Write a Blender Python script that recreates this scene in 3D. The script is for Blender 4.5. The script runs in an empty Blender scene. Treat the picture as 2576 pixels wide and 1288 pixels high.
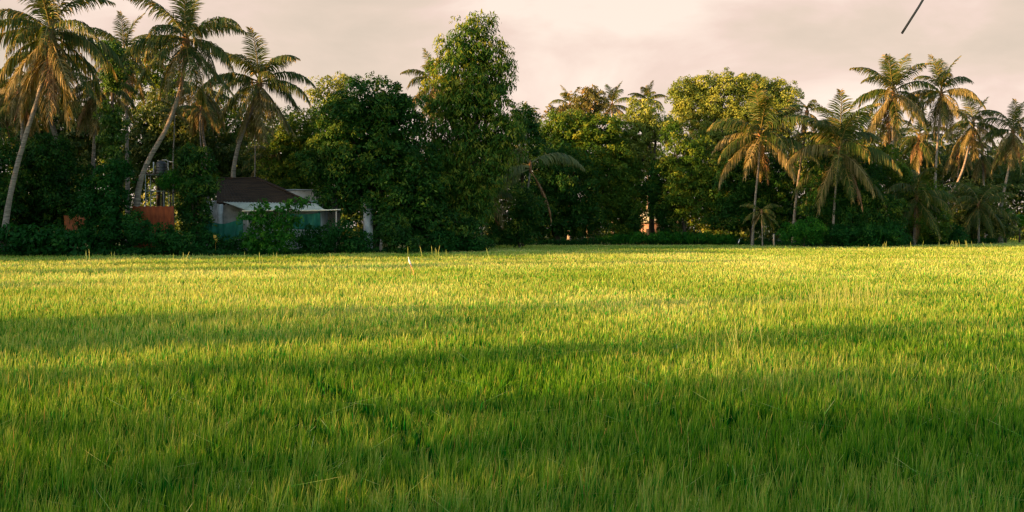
import bpy, math
import numpy as np
R = math.radians
rng = np.random.default_rng(7)
scene = bpy.context.scene
COL = scene.collection
# ------------------------------------------------------------------ camera model
F = 2500.0; CX, CY = 1288.0, 644.0; HORIZON = 570.0; CAMZ = 2.4
PITCH = math.atan((CY - HORIZON) / F)
def P(px, py, Y):
    """point at depth Y seen in the direction of photo position (px,py) (photo 2576 wide)"""
    a = (px - CX) / F; b = (CY - py) / F
    t = Y / (math.cos(PITCH) + b * math.sin(PITCH))
    return np.array([a * t, Y, CAMZ + t * (b * math.cos(PITCH) - math.sin(PITCH))])
def G(px, Y):
    p = P(px, 600, Y); p[2] = 0.0
    return p
cam = bpy.data.cameras.new('camera'); cam_o = bpy.data.objects.new('camera', cam); COL.objects.link(cam_o)
cam.sensor_width = 36; cam.lens = 36 * F / 2576; cam.clip_end = 5000; cam.clip_start = 0.05
cam_o.location = (0, 0, CAMZ); cam_o.rotation_euler = (R(90) - PITCH, 0, 0)
scene.camera = cam_o
# ------------------------------------------------------------------ light
SUN_EL = 10.0; SUN_A = 23.0
to_sun = np.array([-math.cos(R(SUN_A)) * math.cos(R(SUN_EL)), -math.sin(R(SUN_A)) * math.cos(R(SUN_EL)), math.sin(R(SUN_EL))])
U_ = np.array([math.cos(R(SUN_A)), math.sin(R(SUN_A))]); N_ = np.array([-math.sin(R(SUN_A)), math.cos(R(SUN_A))])
sun = bpy.data.lights.new('sun', 'SUN'); sun_o = bpy.data.objects.new('sun', sun); COL.objects.link(sun_o)
sun.energy = 5.0; sun.angle = R(0.6); sun.color = (1.0, 0.53, 0.21)
from mathutils import Vector
sun_o.rotation_euler = Vector(-to_sun).to_track_quat('-Z', 'Y').to_euler()
sun_o.location = (-60, -20, 40)
world = bpy.data.worlds.new('World'); scene.world = world; world.use_nodes = True
nt = world.node_tree; nt.nodes.clear()
def N(nt, typ, **kw):
    n = nt.nodes.new(typ)
    for k, v in kw.items():
        if k.startswith('i_'):
            key = k[2:]
            n.inputs[int(key) if key.isdigit() else key].default_value = v
        else: setattr(n, k, v)
    return n
def L(nt, a, ao, b, bi): nt.links.new(a.outputs[ao], b.inputs[bi])
def ramp(nt, stops):
    n = nt.nodes.new('ShaderNodeValToRGB'); cr = n.color_ramp
    while len(cr.elements) < len(stops): cr.elements.new(0.5)
    for e, (p, c) in zip(cr.elements, stops):
        e.position = p; e.color = (*c, 1)
    return n
out = N(nt, 'ShaderNodeOutputWorld'); bg = N(nt, 'ShaderNodeBackground', i_Strength=0.125)
sky = N(nt, 'ShaderNodeTexSky', sky_type='NISHITA', sun_disc=False, sun_elevation=R(SUN_EL), sun_rotation=math.atan2(to_sun[0], to_sun[1]))
tc = N(nt, 'ShaderNodeTexCoord')
mp = N(nt, 'ShaderNodeMapping'); mp.inputs['Scale'].default_value = (1.0, 1.0, 2.4)
L(nt, tc, 'Generated', mp, 'Vector')
n1 = N(nt, 'ShaderNodeTexNoise', i_Scale=4.2, i_Detail=7.0, i_Roughness=0.52, i_Distortion=0.3); L(nt, mp, 0, n1, 'Vector')
cl = ramp(nt, [(0.36, (1.56, 1.30, 1.06)), (0.46, (1.74, 1.41, 1.16)), (0.53, (1.92, 1.50, 1.29)), (0.64, (2.22, 1.84, 1.58))])
L(nt, n1, 'Fac', cl, 'Fac')
sx = N(nt, 'ShaderNodeSeparateXYZ'); L(nt, tc, 'Generated', sx, 0)
cover = N(nt, 'ShaderNodeMapRange', i_1=0.30, i_2=0.62, i_3=1.0, i_4=0.12); cover.interpolation_type = 'SMOOTHSTEP'
L(nt, sx, 'Z', cover, 0)
cover2 = N(nt, 'ShaderNodeMapRange', i_1=-0.5, i_2=0.45, i_3=0.0, i_4=1.0); cover2.interpolation_type = 'SMOOTHSTEP'
L(nt, sx, 'Y', cover2, 0)
mul = N(nt, 'ShaderNodeMath', operation='MULTIPLY'); L(nt, cover, 0, mul, 0); L(nt, cover2, 0, mul, 1)
mx = N(nt, 'ShaderNodeMix', data_type='RGBA'); L(nt, mul, 0, mx, 0); L(nt, sky, 0, mx, 6); L(nt, cl, 0, mx, 7)
gr = N(nt, 'ShaderNodeMapRange', i_1=0.0, i_2=0.30, i_3=1.10, i_4=0.97); L(nt, sx, 'Z', gr, 0)
sm = N(nt, 'ShaderNodeVectorMath', operation='SCALE'); L(nt, cl, 0, sm, 0); L(nt, gr, 0, sm, 'Scale'); L(nt, sm, 0, mx, 7)
L(nt, mx, 2, bg, 'Color'); L(nt, bg, 0, out, 0)
scene.view_settings.view_transform = 'Standard'; scene.view_settings.look = 'None'
scene.view_settings.exposure = 1.9; scene.view_settings.gamma = 1.0
scene.cycles.use_denoising = True; scene.cycles.denoiser = 'OPENIMAGEDENOISE'; scene.cycles.denoising_input_passes = 'RGB_ALBEDO_NORMAL'; scene.cycles.denoising_prefilter = 'NONE'; scene.cycles.use_adaptive_sampling = False; scene.cycles.pixel_filter_type = 'BLACKMAN_HARRIS'; scene.cycles.filter_width = 1.4
scene.cycles.max_bounces = 8; scene.cycles.diffuse_bounces = 4; scene.cycles.transmission_bounces = 4
scene.cycles.sample_clamp_indirect = 6
# ------------------------------------------------------------------ materials
def new_mat(name):
    m = bpy.data.materials.new(name); m.use_nodes = True; m.node_tree.nodes.clear()
    return m, m.node_tree
def foliage(name, stops, trans, tmix=0.35, rough=0.55, spec=0.3, grad=None):
    """leaf material: colour from the per-leaf tint, with light passing through the leaf"""
    m, t = new_mat(name)
    o = N(t, 'ShaderNodeOutputMaterial'); at = N(t, 'ShaderNodeAttribute', attribute_name='tint')
    sp = N(t, 'ShaderNodeSeparateColor'); L(t, at, 'Color', sp, 0)
    rp = ramp(t, stops); L(t, sp, 0, rp, 'Fac')
    col = rp
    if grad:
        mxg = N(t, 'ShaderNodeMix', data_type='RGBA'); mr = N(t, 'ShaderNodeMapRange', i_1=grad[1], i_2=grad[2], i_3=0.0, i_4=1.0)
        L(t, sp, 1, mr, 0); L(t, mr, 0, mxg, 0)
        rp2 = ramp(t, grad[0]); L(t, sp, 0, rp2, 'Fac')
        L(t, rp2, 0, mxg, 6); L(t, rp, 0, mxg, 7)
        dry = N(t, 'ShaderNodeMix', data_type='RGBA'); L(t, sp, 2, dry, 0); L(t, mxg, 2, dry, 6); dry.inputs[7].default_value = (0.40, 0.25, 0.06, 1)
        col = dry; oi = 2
    else: oi = 0
    pb = N(t, 'ShaderNodeBsdfPrincipled', i_Roughness=rough); pb.inputs['Specular IOR Level'].default_value = spec
    L(t, col, oi, pb, 'Base Color')
    tr = N(t, 'ShaderNodeBsdfTranslucent'); tm = N(t, 'ShaderNodeMix', data_type='RGBA', blend_type='MULTIPLY'); tm.inputs[0].default_value = 1.0
    L(t, col, oi, tm, 6); tm.inputs[7].default_value = (*trans, 1); L(t, tm, 2, tr, 'Color')
    ms = N(t, 'ShaderNodeMixShader', i_0=tmix); L(t, pb, 0, ms, 1); L(t, tr, 0, ms, 2); L(t, ms, 0, o, 0)
    return m
def surface(name, c1, c2, scale=4.0, rough=0.85, bump=0.3, detail=6.0, stretch=(1, 1, 1), spec=0.3, c3=None):
    m, t = new_mat(name)
    o = N(t, 'ShaderNodeOutputMaterial'); pb = N(t, 'ShaderNodeBsdfPrincipled', i_Roughness=rough); pb.inputs['Specular IOR Level'].default_value = spec
    tcn = N(t, 'ShaderNodeTexCoord'); mpn = N(t, 'ShaderNodeMapping'); mpn.inputs['Scale'].default_value = stretch
    L(t, tcn, 'Object', mpn, 0); nz = N(t, 'ShaderNodeTexNoise', i_Scale=scale, i_Detail=detail, i_Roughness=0.65); L(t, mpn, 0, nz, 'Vector')
    stops = [(0.35, c1), (0.65, c2)] + ([(0.74, c3)] if c3 else [])
    rp = ramp(t, stops); L(t, nz, 'Fac', rp, 'Fac'); L(t, rp, 0, pb, 'Base Color')
    bp = N(t, 'ShaderNodeBump', i_Strength=bump, i_Distance=0.05); L(t, nz, 'Fac', bp, 'Height'); L(t, bp, 0, pb, 'Normal'); L(t, pb, 0, o, 0)
    return m
M = {}
YEL = (1.6, 1.35, 0.6)
M['mango'] = foliage('mango_leaf', [(0, (0.005, 0.036, 0.003)), (0.55, (0.016, 0.072, 0.006)), (1, (0.11, 0.16, 0.014))], YEL, 0.3, .6, .15)
M['mid'] = foliage('green_leaf', [(0, (0.02, 0.07, 0.006)), (0.55, (0.07, 0.14, 0.01)), (1, (0.22, 0.24, 0.02))], YEL, 0.35, .6, .15)
M['tall'] = foliage('glossy_green_leaf', [(0, (0.010, 0.05, 0.004)), (0.45, (0.05, 0.12, 0.009)), (1, (0.26, 0.27, 0.03))], YEL, 0.33, .6, .15)
M['olive'] = foliage('olive_leaf', [(0, (0.06, 0.11, 0.01)), (0.55, (0.19, 0.24, 0.03)), (1, (0.34, 0.35, 0.06))], YEL, 0.35)
M['russet'] = foliage('russet_leaf', [(0, (0.05, 0.065, 0.012)), (0.55, (0.12, 0.12, 0.025)), (1, (0.27, 0.18, 0.05))], YEL, 0.35)
M['bright'] = foliage('bright_leaf', [(0, (0.010, 0.075, 0.006)), (0.6, (0.025, 0.13, 0.009)), (1, (0.08, 0.22, 0.014))], YEL, 0.4, .6, .12)
M['vine'] = foliage('vine_leaf', [(0, (0.012, 0.06, 0.006)), (0.6, (0.05, 0.13, 0.012)), (1, (0.17, 0.26, 0.03))], YEL, 0.4)
M['weed'] = foliage('weed_leaf', [(0, (0.004, 0.045, 0.005)), (0.7, (0.012, 0.075, 0.009)), (1, (0.04, 0.12, 0.014))], YEL, 0.35, .6, .12)
M['far'] = foliage('far_leaf', [(0, (0.02, 0.055, 0.006)), (0.55, (0.07, 0.12, 0.014)), (1, (0.24, 0.23, 0.05))], YEL, 0.35)
M['frond'] = foliage('palm_frond', [(0, (0.016, 0.05, 0.006)), (0.5, (0.055, 0.085, 0.012)), (1, (0.30, 0.21, 0.06))], YEL, 0.3, 0.5, 0.2)
M['lit_old_frond'] = foliage('sunlit_old_palm_frond', [(0, (0.06, 0.065, 0.014)), (0.5, (0.17, 0.145, 0.04)), (1, (0.38, 0.28, 0.13))], (1.4, 1.15, .6), 0.3, 0.5, 0.2)  # older low fronds; warm sunlight is put into their tan colour
M['pale_frond'] = foliage('pale_palm_frond', [(0, (0.05, 0.08, 0.02)), (0.5, (0.13, 0.15, 0.045)), (1, (0.28, 0.26, 0.11))], (1.2, 1.1, .7), 0.3, 0.5, 0.2)
M['dry_frond'] = foliage('dry_palm_frond', [(0, (0.12, 0.06, 0.025)), (0.6, (0.24, 0.13, 0.05)), (1, (0.42, 0.25, 0.10))], (1.2, 1, .7), 0.25)
M['rice'] = foliage('rice_blade', [(0, (0.15, 0.33, 0.006)), (0.5, (0.52, 0.44, 0.09)), (1, (0.86, 0.62, 0.30))], (1.3, 1.1, 0.8), 0.42, 0.5, 0.08,  # ripe tips, with the low sun's yellow put into their colour
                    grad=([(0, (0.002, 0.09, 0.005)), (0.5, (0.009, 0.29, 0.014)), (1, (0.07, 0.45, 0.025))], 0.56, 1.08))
M['straw'] = foliage('straw', [(0, (0.30, 0.36, 0.06)), (1, (0.46, 0.48, 0.14))], (1.2, 1.1, .7), 0.3)
M['bark'] = surface('brown_bark', (0.03, 0.024, 0.016), (0.09, 0.07, 0.045), 6, 0.9, 0.6, stretch=(1, 1, .25))
M['palm_bark'] = surface('palm_bark', (0.08, 0.068, 0.05), (0.30, 0.25, 0.19), 3, 0.9, 0.7, stretch=(.6, .6, 6))
M['nut'] = surface('coconut_husk', (0.16, 0.12, 0.03), (0.28, 0.17, 0.05), 8, 0.6, 0.1)
M['fibre'] = surface('leaf_fibre', (0.12, 0.06, 0.025), (0.24, 0.12, 0.05), 9, 0.95, 0.6)
M['soil'] = surface('field_soil', (0.012, 0.045, 0.010), (0.03, 0.075, 0.014), 1.2, 0.95, 0.2)
M['tile'] = surface('clay_tile', (0.010, 0.006, 0.003), (0.06, 0.034, 0.015), 1.6, 0.9, 0.4, c3=(0.05, 0.045, 0.02), stretch=(.5, .5, 8))
M['asbestos'] = surface('cement_sheet', (0.30, 0.32, 0.25), (0.48, 0.50, 0.40), 1.6, 0.85, 0.2)
M['white'] = surface('limewash', (0.22, 0.24, 0.22), (0.46, 0.47, 0.45), 1.3, 0.9, 0.15)
M['grey'] = surface('grey_plaster', (0.18, 0.19, 0.18), (0.36, 0.37, 0.35), 1.8, 0.9, 0.2)
M['stain'] = surface('stained_plaster', (0.30, 0.26, 0.20), (0.64, 0.54, 0.44), 1.1, 0.9, 0.2)
M['rust'] = surface('rusty_sheet', (0.14, 0.03, 0.008), (0.30, 0.065, 0.014), 1.5, 0.8, 0.2, stretch=(3, 3, .6), c3=(0.16, 0.05, 0.02))
M['tarp'] = surface('orange_tarp', (0.20, 0.05, 0.008), (0.30, 0.08, 0.012), 1.0, 0.6, 0.2)
M['net'] = surface('green_net', (0.004, 0.07, 0.04), (0.008, 0.12, 0.068), 2.0, 0.7, 0.2)
M['pipe'] = surface('galvanised_pipe', (0.16, 0.19, 0.17), (0.32, 0.35, 0.31), 5, 0.5, 0.1)
M['tank'] = surface('black_plastic', (0.010, 0.012, 0.013), (0.025, 0.028, 0.028), 3, 0.45, 0.05, spec=.5)
M['bamboo'] = surface('bamboo', (0.46, 0.40, 0.26), (0.68, 0.62, 0.46), 4, 0.6, 0.1, stretch=(1, 6, 6))
M['post'] = surface('weathered_wood', (0.22, 0.18, 0.12), (0.44, 0.37, 0.28), 8, 0.9, 0.4, stretch=(1, 1, .2))
M['wood'] = surface('dark_wood', (0.035, 0.022, 0.014), (0.08, 0.05, 0.03), 6, 0.8, 0.3)
M['dark'] = surface('dark_opening', (0.01, 0.01, 0.009), (0.02, 0.018, 0.015), 2, 0.9, 0.0)
M['pink'] = surface('pink_plaster', (0.16, 0.10, 0.075), (0.30, 0.19, 0.15), 1.4, 0.9, 0.2)
M['feather'] = surface('white_feather', (0.72, 0.68, 0.62), (0.82, 0.80, 0.76), 12, 0.8, 0.1)
M['beak'] = surface('yellow_beak', (0.55, 0.33, 0.06), (0.65, 0.42, 0.10), 12, 0.5, 0.0)
M['leg'] = surface('bird_leg', (0.10, 0.08, 0.05), (0.16, 0.12, 0.07), 12, 0.6, 0.0)
M['twig'] = surface('dead_twig', (0.10, 0.085, 0.058), (0.13, 0.11, 0.08), 20, 0.8, 0.0)
M['reed'] = surface('dry_reed', (0.42, 0.17, 0.06), (0.58, 0.28, 0.10), 12, 0.7, 0.0)
M['fruit'] = surface('yellow_leaf', (0.50, 0.25, 0.03), (0.68, 0.40, 0.06), 12, 0.6, 0.0)
# ------------------------------------------------------------------ mesh helpers
def tag(o, label=None, cat=None, group=None, kind=None):
    if label: o['label'] = label
    if cat: o['category'] = cat
    if group: o['group'] = group
    if kind: o['kind'] = kind
    return o
def empty(name, loc, label, cat, group=None):
    o = bpy.data.objects.new(name, None); o.empty_display_size = 0.3; COL.objects.link(o); o.location = loc
    return tag(o, label, cat, group)
def mesh_np(name, V, faces, tint=None, smooth=False):
    """faces: list of (k-column int arrays); tint: per-vertex (n,3)"""
    me = bpy.data.meshes.new(name)
    V = np.asarray(V, np.float32)
    me.vertices.add(len(V)); me.vertices.foreach_set('co', V.ravel())
    faces = [np.asarray(f, np.int32) for f in faces if len(f)]
    nl = sum(f.size for f in faces); nf = sum(len(f) for f in faces)
    me.loops.add(nl); me.polygons.add(nf)
    me.loops.foreach_set('vertex_index', np.concatenate([f.ravel() for f in faces]))
    tot = np.concatenate([np.full(len(f), f.shape[1], np.int32) for f in faces])
    me.polygons.foreach_set('loop_start', np.concatenate([[0], np.cumsum(tot)[:-1]]).astype(np.int32))
    if smooth: me.polygons.foreach_set('use_smooth', np.ones(nf, bool))
    me.update(calc_edges=True)
    if tint is not None:
        a = me.color_attributes.new('tint', 'FLOAT_COLOR', 'POINT')
        c = np.ones((len(V), 4), np.float32); c[:, :3] = tint
        a.data.foreach_set('color', c.ravel())
    return me
def obj(name, me, mat, parent=None, loc=None):
    if mat is not None and len(me.materials) == 0: me.materials.append(mat)
    o = bpy.data.objects.new(name, me); COL.objects.link(o)
    if parent is not None: o.parent = parent
    if loc is not None: o.location = loc
    return o
class MB:
    """collects tubes, boxes and grids and links them as one mesh object"""
    def __init__(s): s.V = []; s.Q = []; s.T = []; s.n = 0
    def add(s, V, Q=None, T=None):
        s.V.append(np.asarray(V, float))
        if Q is not None and len(Q): s.Q.append(np.asarray(Q, int) + s.n)
        if T is not None and len(T): s.T.append(np.asarray(T, int) + s.n)
        s.n += len(V)
    def tube(s, pts, radii, k=8, cap=True, wob=0.0):
        pts = np.asarray(pts, float); m = len(pts); radii = np.broadcast_to(np.asarray(radii, float), (m,))
        tan = np.gradient(pts, axis=0); tan /= np.linalg.norm(tan, axis=1)[:, None] + 1e-9
        ref = np.array([0, 1, 0.]) if abs(tan[0][1]) < .8 else np.array([1., 0, 0])
        rings = []
        for p, t, r in zip(pts, tan, radii):
            a = np.cross(t, ref); a /= np.linalg.norm(a); b = np.cross(t, a)
            th = np.arange(k) * 2 * math.pi / k
            rr = r * (1 + wob * rng.normal(size=k))
            rings.append(p + rr[:, None] * (np.cos(th)[:, None] * a + np.sin(th)[:, None] * b))
        V = np.concatenate(rings); Q = []
        for i in range(m - 1):
            for j in range(k):
                Q.append((i*k+j, i*k+(j+1) % k, (i+1)*k+(j+1) % k, (i+1)*k+j))
        T = []
        if cap:
            V = np.vstack([V, pts[:1], pts[-1:]]); c0 = m*k; c1 = c0+1
            for j in range(k):
                T.append((c0, (j+1) % k, j)); T.append((c1, (m-1)*k+j, (m-1)*k+(j+1) % k))
        s.add(V, Q, T); return s
    def hexa(s, c):
        """8 corners: bottom 4 (ccw), top 4"""
        s.add(c, [(3, 2, 1, 0), (4, 5, 6, 7), (0, 1, 5, 4), (1, 2, 6, 5), (2, 3, 7, 6), (3, 0, 4, 7)]); return s
    def box(s, c, size, rz=0.0):
        x, y, z = np.array(size) / 2; ca, sa = math.cos(rz), math.sin(rz)
        q = [(-x, -y), (x, -y), (x, y), (-x, y)]
        pts = [(c[0]+ca*a-sa*b, c[1]+sa*a+ca*b, c[2]+zz) for zz in (-z, z) for a, b in q]
        return s.hexa(pts)
    def sheet(s, Gd, thick):
        """grid (nu,nv,3) made into a closed sheet of real thickness (offset vector)"""
        nu, nv = Gd.shape[:2]; A = Gd.reshape(-1, 3); B = A + np.asarray(thick)
        n = nu * nv; Q = []
        for i in range(nu-1):
            for j in range(nv-1):
                a, b, c, d = i*nv+j, (i+1)*nv+j, (i+1)*nv+j+1, i*nv+j+1
                Q += [(a, b, c, d), (d+n, c+n, b+n, a+n)]
        for i in range(nu-1):
            a, b = i*nv, (i+1)*nv; Q.append((b, a, a+n, b+n)); a, b = i*nv+nv-1, (i+1)*nv+nv-1; Q.append((a, b, b+n, a+n))
        for j in range(nv-1):
            a, b = j, j+1; Q.append((a, b, b+n, a+n)); a, b = (nu-1)*nv+j, (nu-1)*nv+j+1; Q.append((b, a, a+n, b+n))
        s.add(np.vstack([A, B]), Q); return s
    def build(s, name, mat, parent=None, origin=(0, 0, 0), smooth=False, loc=None):
        me = mesh_np(name, np.concatenate(s.V) - np.asarray(origin), [np.concatenate(s.Q) if s.Q else [], np.concatenate(s.T) if s.T else []], smooth=smooth)
        return obj(name, me, mat, parent, loc)
def unit(v): return v / (np.linalg.norm(v, axis=-1, keepdims=True) + 1e-9)
def rand_dirs(n): return unit(rng.normal(size=(n, 3)))
def leaf_mesh(name, c, nrm, size, tint, droop=0.6, aspect=0.42, upb=0.5):
    n = len(c)
    a = unit(rand_dirs(n) * 0.9 + nrm * 0.45 + np.array([0, 0, -droop]))
    nn = unit(nrm * 1.2 + rand_dirs(n) * 0.6 + np.array([0, 0, upb]))
    s_ = unit(np.cross(nn, a)); l = size[:, None]; w = l * aspect
    fold = np.cross(a, s_) * w * 0.18
    V = np.empty((n, 4, 3)); V[:, 0] = c - a*l*.5; V[:, 1] = c + s_*w*.5 - a*l*.05 + fold; V[:, 2] = c + a*l*.5; V[:, 3] = c - s_*w*.5 - a*l*.05 + fold
    Q = np.arange(n*4).reshape(n, 4)
    T = np.repeat(np.stack([tint, np.ones(n), np.zeros(n)], 1), 4, axis=0)
    return V.reshape(-1, 3), Q, T
def crown_points(blobs, dens=1.0, leaf=0.26, clump=0.55, ragged=0.28, kmin=6):
    """blobs: (centre3, radii3). Leaves gathered in clumps over every blob's uneven shell, plus an inner filling."""
    C, NR, S, TI = [], [], [], []
    for c, r in blobs:
        c = np.asarray(c); r = np.asarray(r); rm = r.mean()
        cr = clump * 1.25 * (0.75 + 0.12 * rm)
        area = 4*math.pi*((r[0]*r[1])**1.6/3+(r[0]*r[2])**1.6/3+(r[1]*r[2])**1.6/3)**(1/1.6)
        nc = max(10, int(area / (cr*cr*1.25)))
        d = rand_dirs(nc)
        keep = (d[:, 1] < 0.35) | (rng.random(nc) < 0.45); d = d[keep]; nc = len(d)
        f1, f2, f3 = rng.normal(size=(3, 3)) * 2.2; ph = rng.random(3) * 6.28
        lump = (np.sin(d @ f1 + ph[0]) + np.sin(d @ f2 * 1.7 + ph[1]) + .7*np.sin(d @ f3 * 2.6 + ph[2])) / 2.7
        rad = 0.84 + ragged * 0.7 * lump + ragged * 0.5 * rng.normal(size=nc)
        cc = c + d * r * rad[:, None]
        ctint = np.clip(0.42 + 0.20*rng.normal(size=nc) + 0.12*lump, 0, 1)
        k = max(kmin, int(dens * 2.3 * cr * cr / (leaf*leaf*0.30)))
        idx = np.repeat(np.arange(nc), k); crn = cr * rng.uniform(.55, 1.25, nc)
        dl = unit(rng.normal(size=(nc*k, 3)) + d[idx]*.55 + np.array([0, -.25, .45]))
        off = dl * (crn[idx] * (.35 + .75*rng.random(nc*k)**.6))[:, None] * np.array([1.1, 1.1, .72])
        off[:, 2] -= .30 * (off[:, 0]**2 + off[:, 1]**2) / crn[idx]
        pts = cc[idx] + off
        C.append(pts); NR.append(unit(dl * .9 + d[idx] * 0.35)); S.append(leaf * 1.2 * rng.uniform(0.6, 1.35, nc*k))
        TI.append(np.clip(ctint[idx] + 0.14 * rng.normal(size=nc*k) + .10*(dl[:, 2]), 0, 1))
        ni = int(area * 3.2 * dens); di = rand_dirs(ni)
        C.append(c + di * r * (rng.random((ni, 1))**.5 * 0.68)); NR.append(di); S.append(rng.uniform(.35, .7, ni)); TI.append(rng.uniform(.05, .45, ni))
    return np.concatenate(C), np.concatenate(NR), np.concatenate(S), np.concatenate(TI)
def tree(name, label, Y, blobs, base=None, trunk_r=0.25, mat='mid', leaf=0.26, dens=1.0, cat='tree', group=None, clump=0.55, ragged=0.28, droop=0.6, aspect=.42, bark='bark', depth=1.0, fork=None, upb=.5, limbs=True, crown='crown'):
    """blobs: (px,py,rx,ry[,dY]) in photo pixels at depth Y"""
    B = []
    for b in blobs:
        y = Y + (b[4] if len(b) > 4 else 0); k = y / F
        B.append((P(b[0], b[1], y), np.array([b[2]*k, (b[2]+b[3])/2*k*depth, b[3]*k])))
    if base is None: base = sum(b[0] for b in blobs) / len(blobs)
    g = G(base, Y); root = empty(name, g, label, cat, group)
    C, NR, S, TI = crown_points(B, dens, leaf, clump, ragged)
    ok = C[:, 2] > 0.05; C, NR, S, TI = C[ok], NR[ok], S[ok], TI[ok]
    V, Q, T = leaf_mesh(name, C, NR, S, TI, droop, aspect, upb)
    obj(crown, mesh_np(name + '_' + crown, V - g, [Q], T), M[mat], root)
    mb = MB(); top = max(B, key=lambda b: b[0][2]); low = min(b[0][2] for b in B)
    fk = np.array([g[0]*.6 + .4*np.mean([b[0][0] for b in B]), Y, max(low*.75, .35*top[0][2])]) if fork is None else P(fork[0], fork[1], Y)
    j = lambda a, b, s_: a*(1-s_) + b*s_ + rng.normal(size=3)*.12*trunk_r*4*np.array([1, 1, .3])
    mb.tube([g + [0, 0, -.2], j(g, fk, .33), j(g, fk, .66), fk], [trunk_r*1.25, trunk_r, trunk_r*.92, trunk_r*.8], 9, wob=.06)
    if limbs:
        for c, r in B:
            e = c + np.array([0, 0, .3*r[2]]); mid = (fk + e)/2 + rng.normal(size=3)*.25 + np.array([0, 0, -.1])
            mb.tube([fk, j(fk, mid, .5), mid, e], [trunk_r*.6, trunk_r*.5, trunk_r*.38, trunk_r*.12], 6)
            for q in range(3):
                tip = c + rand_dirs(1)[0]*r*.8
                mb.tube([mid, (mid+tip)/2 + rng.normal(size=3)*.15, tip], [trunk_r*.25, trunk_r*.16, trunk_r*.05], 5)
    mb.build('trunk', M[bark], root, g, True)
    return root
# ------------------------------------------------------------------ palms
def frond_mesh(name, e0, bend, droop, seed, n=72, Lf=5.0, spread=1.0):
    r = np.random.default_rng(seed)
    m = 14; t = np.linspace(0, 1, m); e = e0 - bend * t**1.25
    side_bend = r.normal() * .25 * t**1.5
    dx = np.cos(e)*np.cos(side_bend); dy = np.cos(e)*np.sin(side_bend); dz = np.sin(e); ds = Lf/(m-1)
    pts = np.stack([np.cumsum(np.r_[0, dx[:-1]])*ds, np.cumsum(np.r_[0, dy[:-1]])*ds, np.cumsum(np.r_[0, dz[:-1]])*ds], 1)
    mb = MB(); mb.tube(pts, .055*(1-t)**.8 + .008, 5)
    V = [np.concatenate(mb.V)]; Q = [np.concatenate(mb.Q)]; Tq = [np.concatenate(mb.T)]
    TN = [np.tile([[.75, 1, 0]], (len(V[0]), 1))]
    base = len(V[0]); tan = unit(np.gradient(pts, axis=0))
    for s in (-1, 1):
        for i in range(n):
            if r.random() < .10: continue
            tt = .13 + .87*(i + .5*r.random())/n
            x = tt*(m-1); k = min(int(x), m-2); f = x-k
            p = pts[k]*(1-f) + pts[k+1]*f; T = unit(tan[k]*(1-f) + tan[k+1]*f)
            S = unit(np.cross(T, [0, 0, 1.0]) if abs(T[2]) < .97 else np.array([0, -1., 0])) * s
            U = unit(np.cross(S*s, T))
            ln = (.55 + .75*math.sin(math.pi*min(1, tt*1.15))**.8) * 1.08 * (1 - .25*max(0, tt-.8)/.2) * r.uniform(.85, 1.1) * Lf/5*spread
            fw = .5 + .8*tt
            D = unit(S*.9 + T*fw + U*r.uniform(-.05, .35) + r.normal(size=3)*.07)
            D2 = unit(D*.8 + np.array([0, 0, -1])*droop*r.uniform(.7, 1.3)); D3 = unit(D2 + np.array([0, 0, -1])*droop*1.1)
            w = unit(T*.8 + U*r.uniform(-.4, .6)) * .042 * r.uniform(.7, 1.3)
            a = p; b = a + D*ln*.25; c = b + D2*ln*.4; d = c + D3*ln*.35
            V.append(np.array([a-w*.5, a+w*.5, b-w, b+w, c-w*.8, c+w*.8, d-w*.12, d+w*.12]))
            Q.append(np.array([(0, 1, 3, 2), (2, 3, 5, 4), (4, 5, 7, 6)]) + base)
            tn = np.clip(.42 + .22*r.normal() + .25*(tt > .9), 0, 1); TN.append(np.tile([[tn, 1, 0]], (8, 1))); base += 8
    return mesh_np(name, np.concatenate(V), [np.concatenate(Q), np.concatenate(Tq)], np.concatenate(TN))
FR = {}
for k, (e0, bend, dr) in enumerate([(82, 42, .3), (66, 78, .6), (46, 92, 1.0), (24, 86, 1.3), (2, 74, 1.5), (-22, 56, 1.3), (-50, 30, .9), (-70, 14, .6)]):
    FR[k] = []
    for v in range(4):
        me = frond_mesh('frond', R(e0 + 6*rng.normal()), R(bend + 9*rng.normal()), dr, 100 + k*10 + v)
        me.materials.append(M['lit_old_frond'] if (k >= 5 and v % 2) or (k == 3 and v == 3) or (k == 7 and v == 2) else M['frond']); FR[k].append(me)
DRY = []
for v in range(4):
    me = frond_mesh('dry_frond', R(-45 - 10*v), R(38 - 8*v), .9, 300 + v, n=40, spread=.8); me.materials.append(M['dry_frond']); DRY.append(me)
def smooth_path(pts, n=16):
    pts = np.asarray(pts, float); m = len(pts); t = np.linspace(0, m-1, n); o = []
    for x in t:
        i = min(int(x), m-2); f = x-i; p0 = pts[max(i-1, 0)]; p1 = pts[i]; p2 = pts[i+1]; p3 = pts[min(i+2, m-1)]
        o.append(.5*((2*p1) + (-p0+p2)*f + (2*p0-5*p1+4*p2-p3)*f*f + (-p0+3*p1-3*p2+p3)*f**3))
    return np.array(o)
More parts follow.
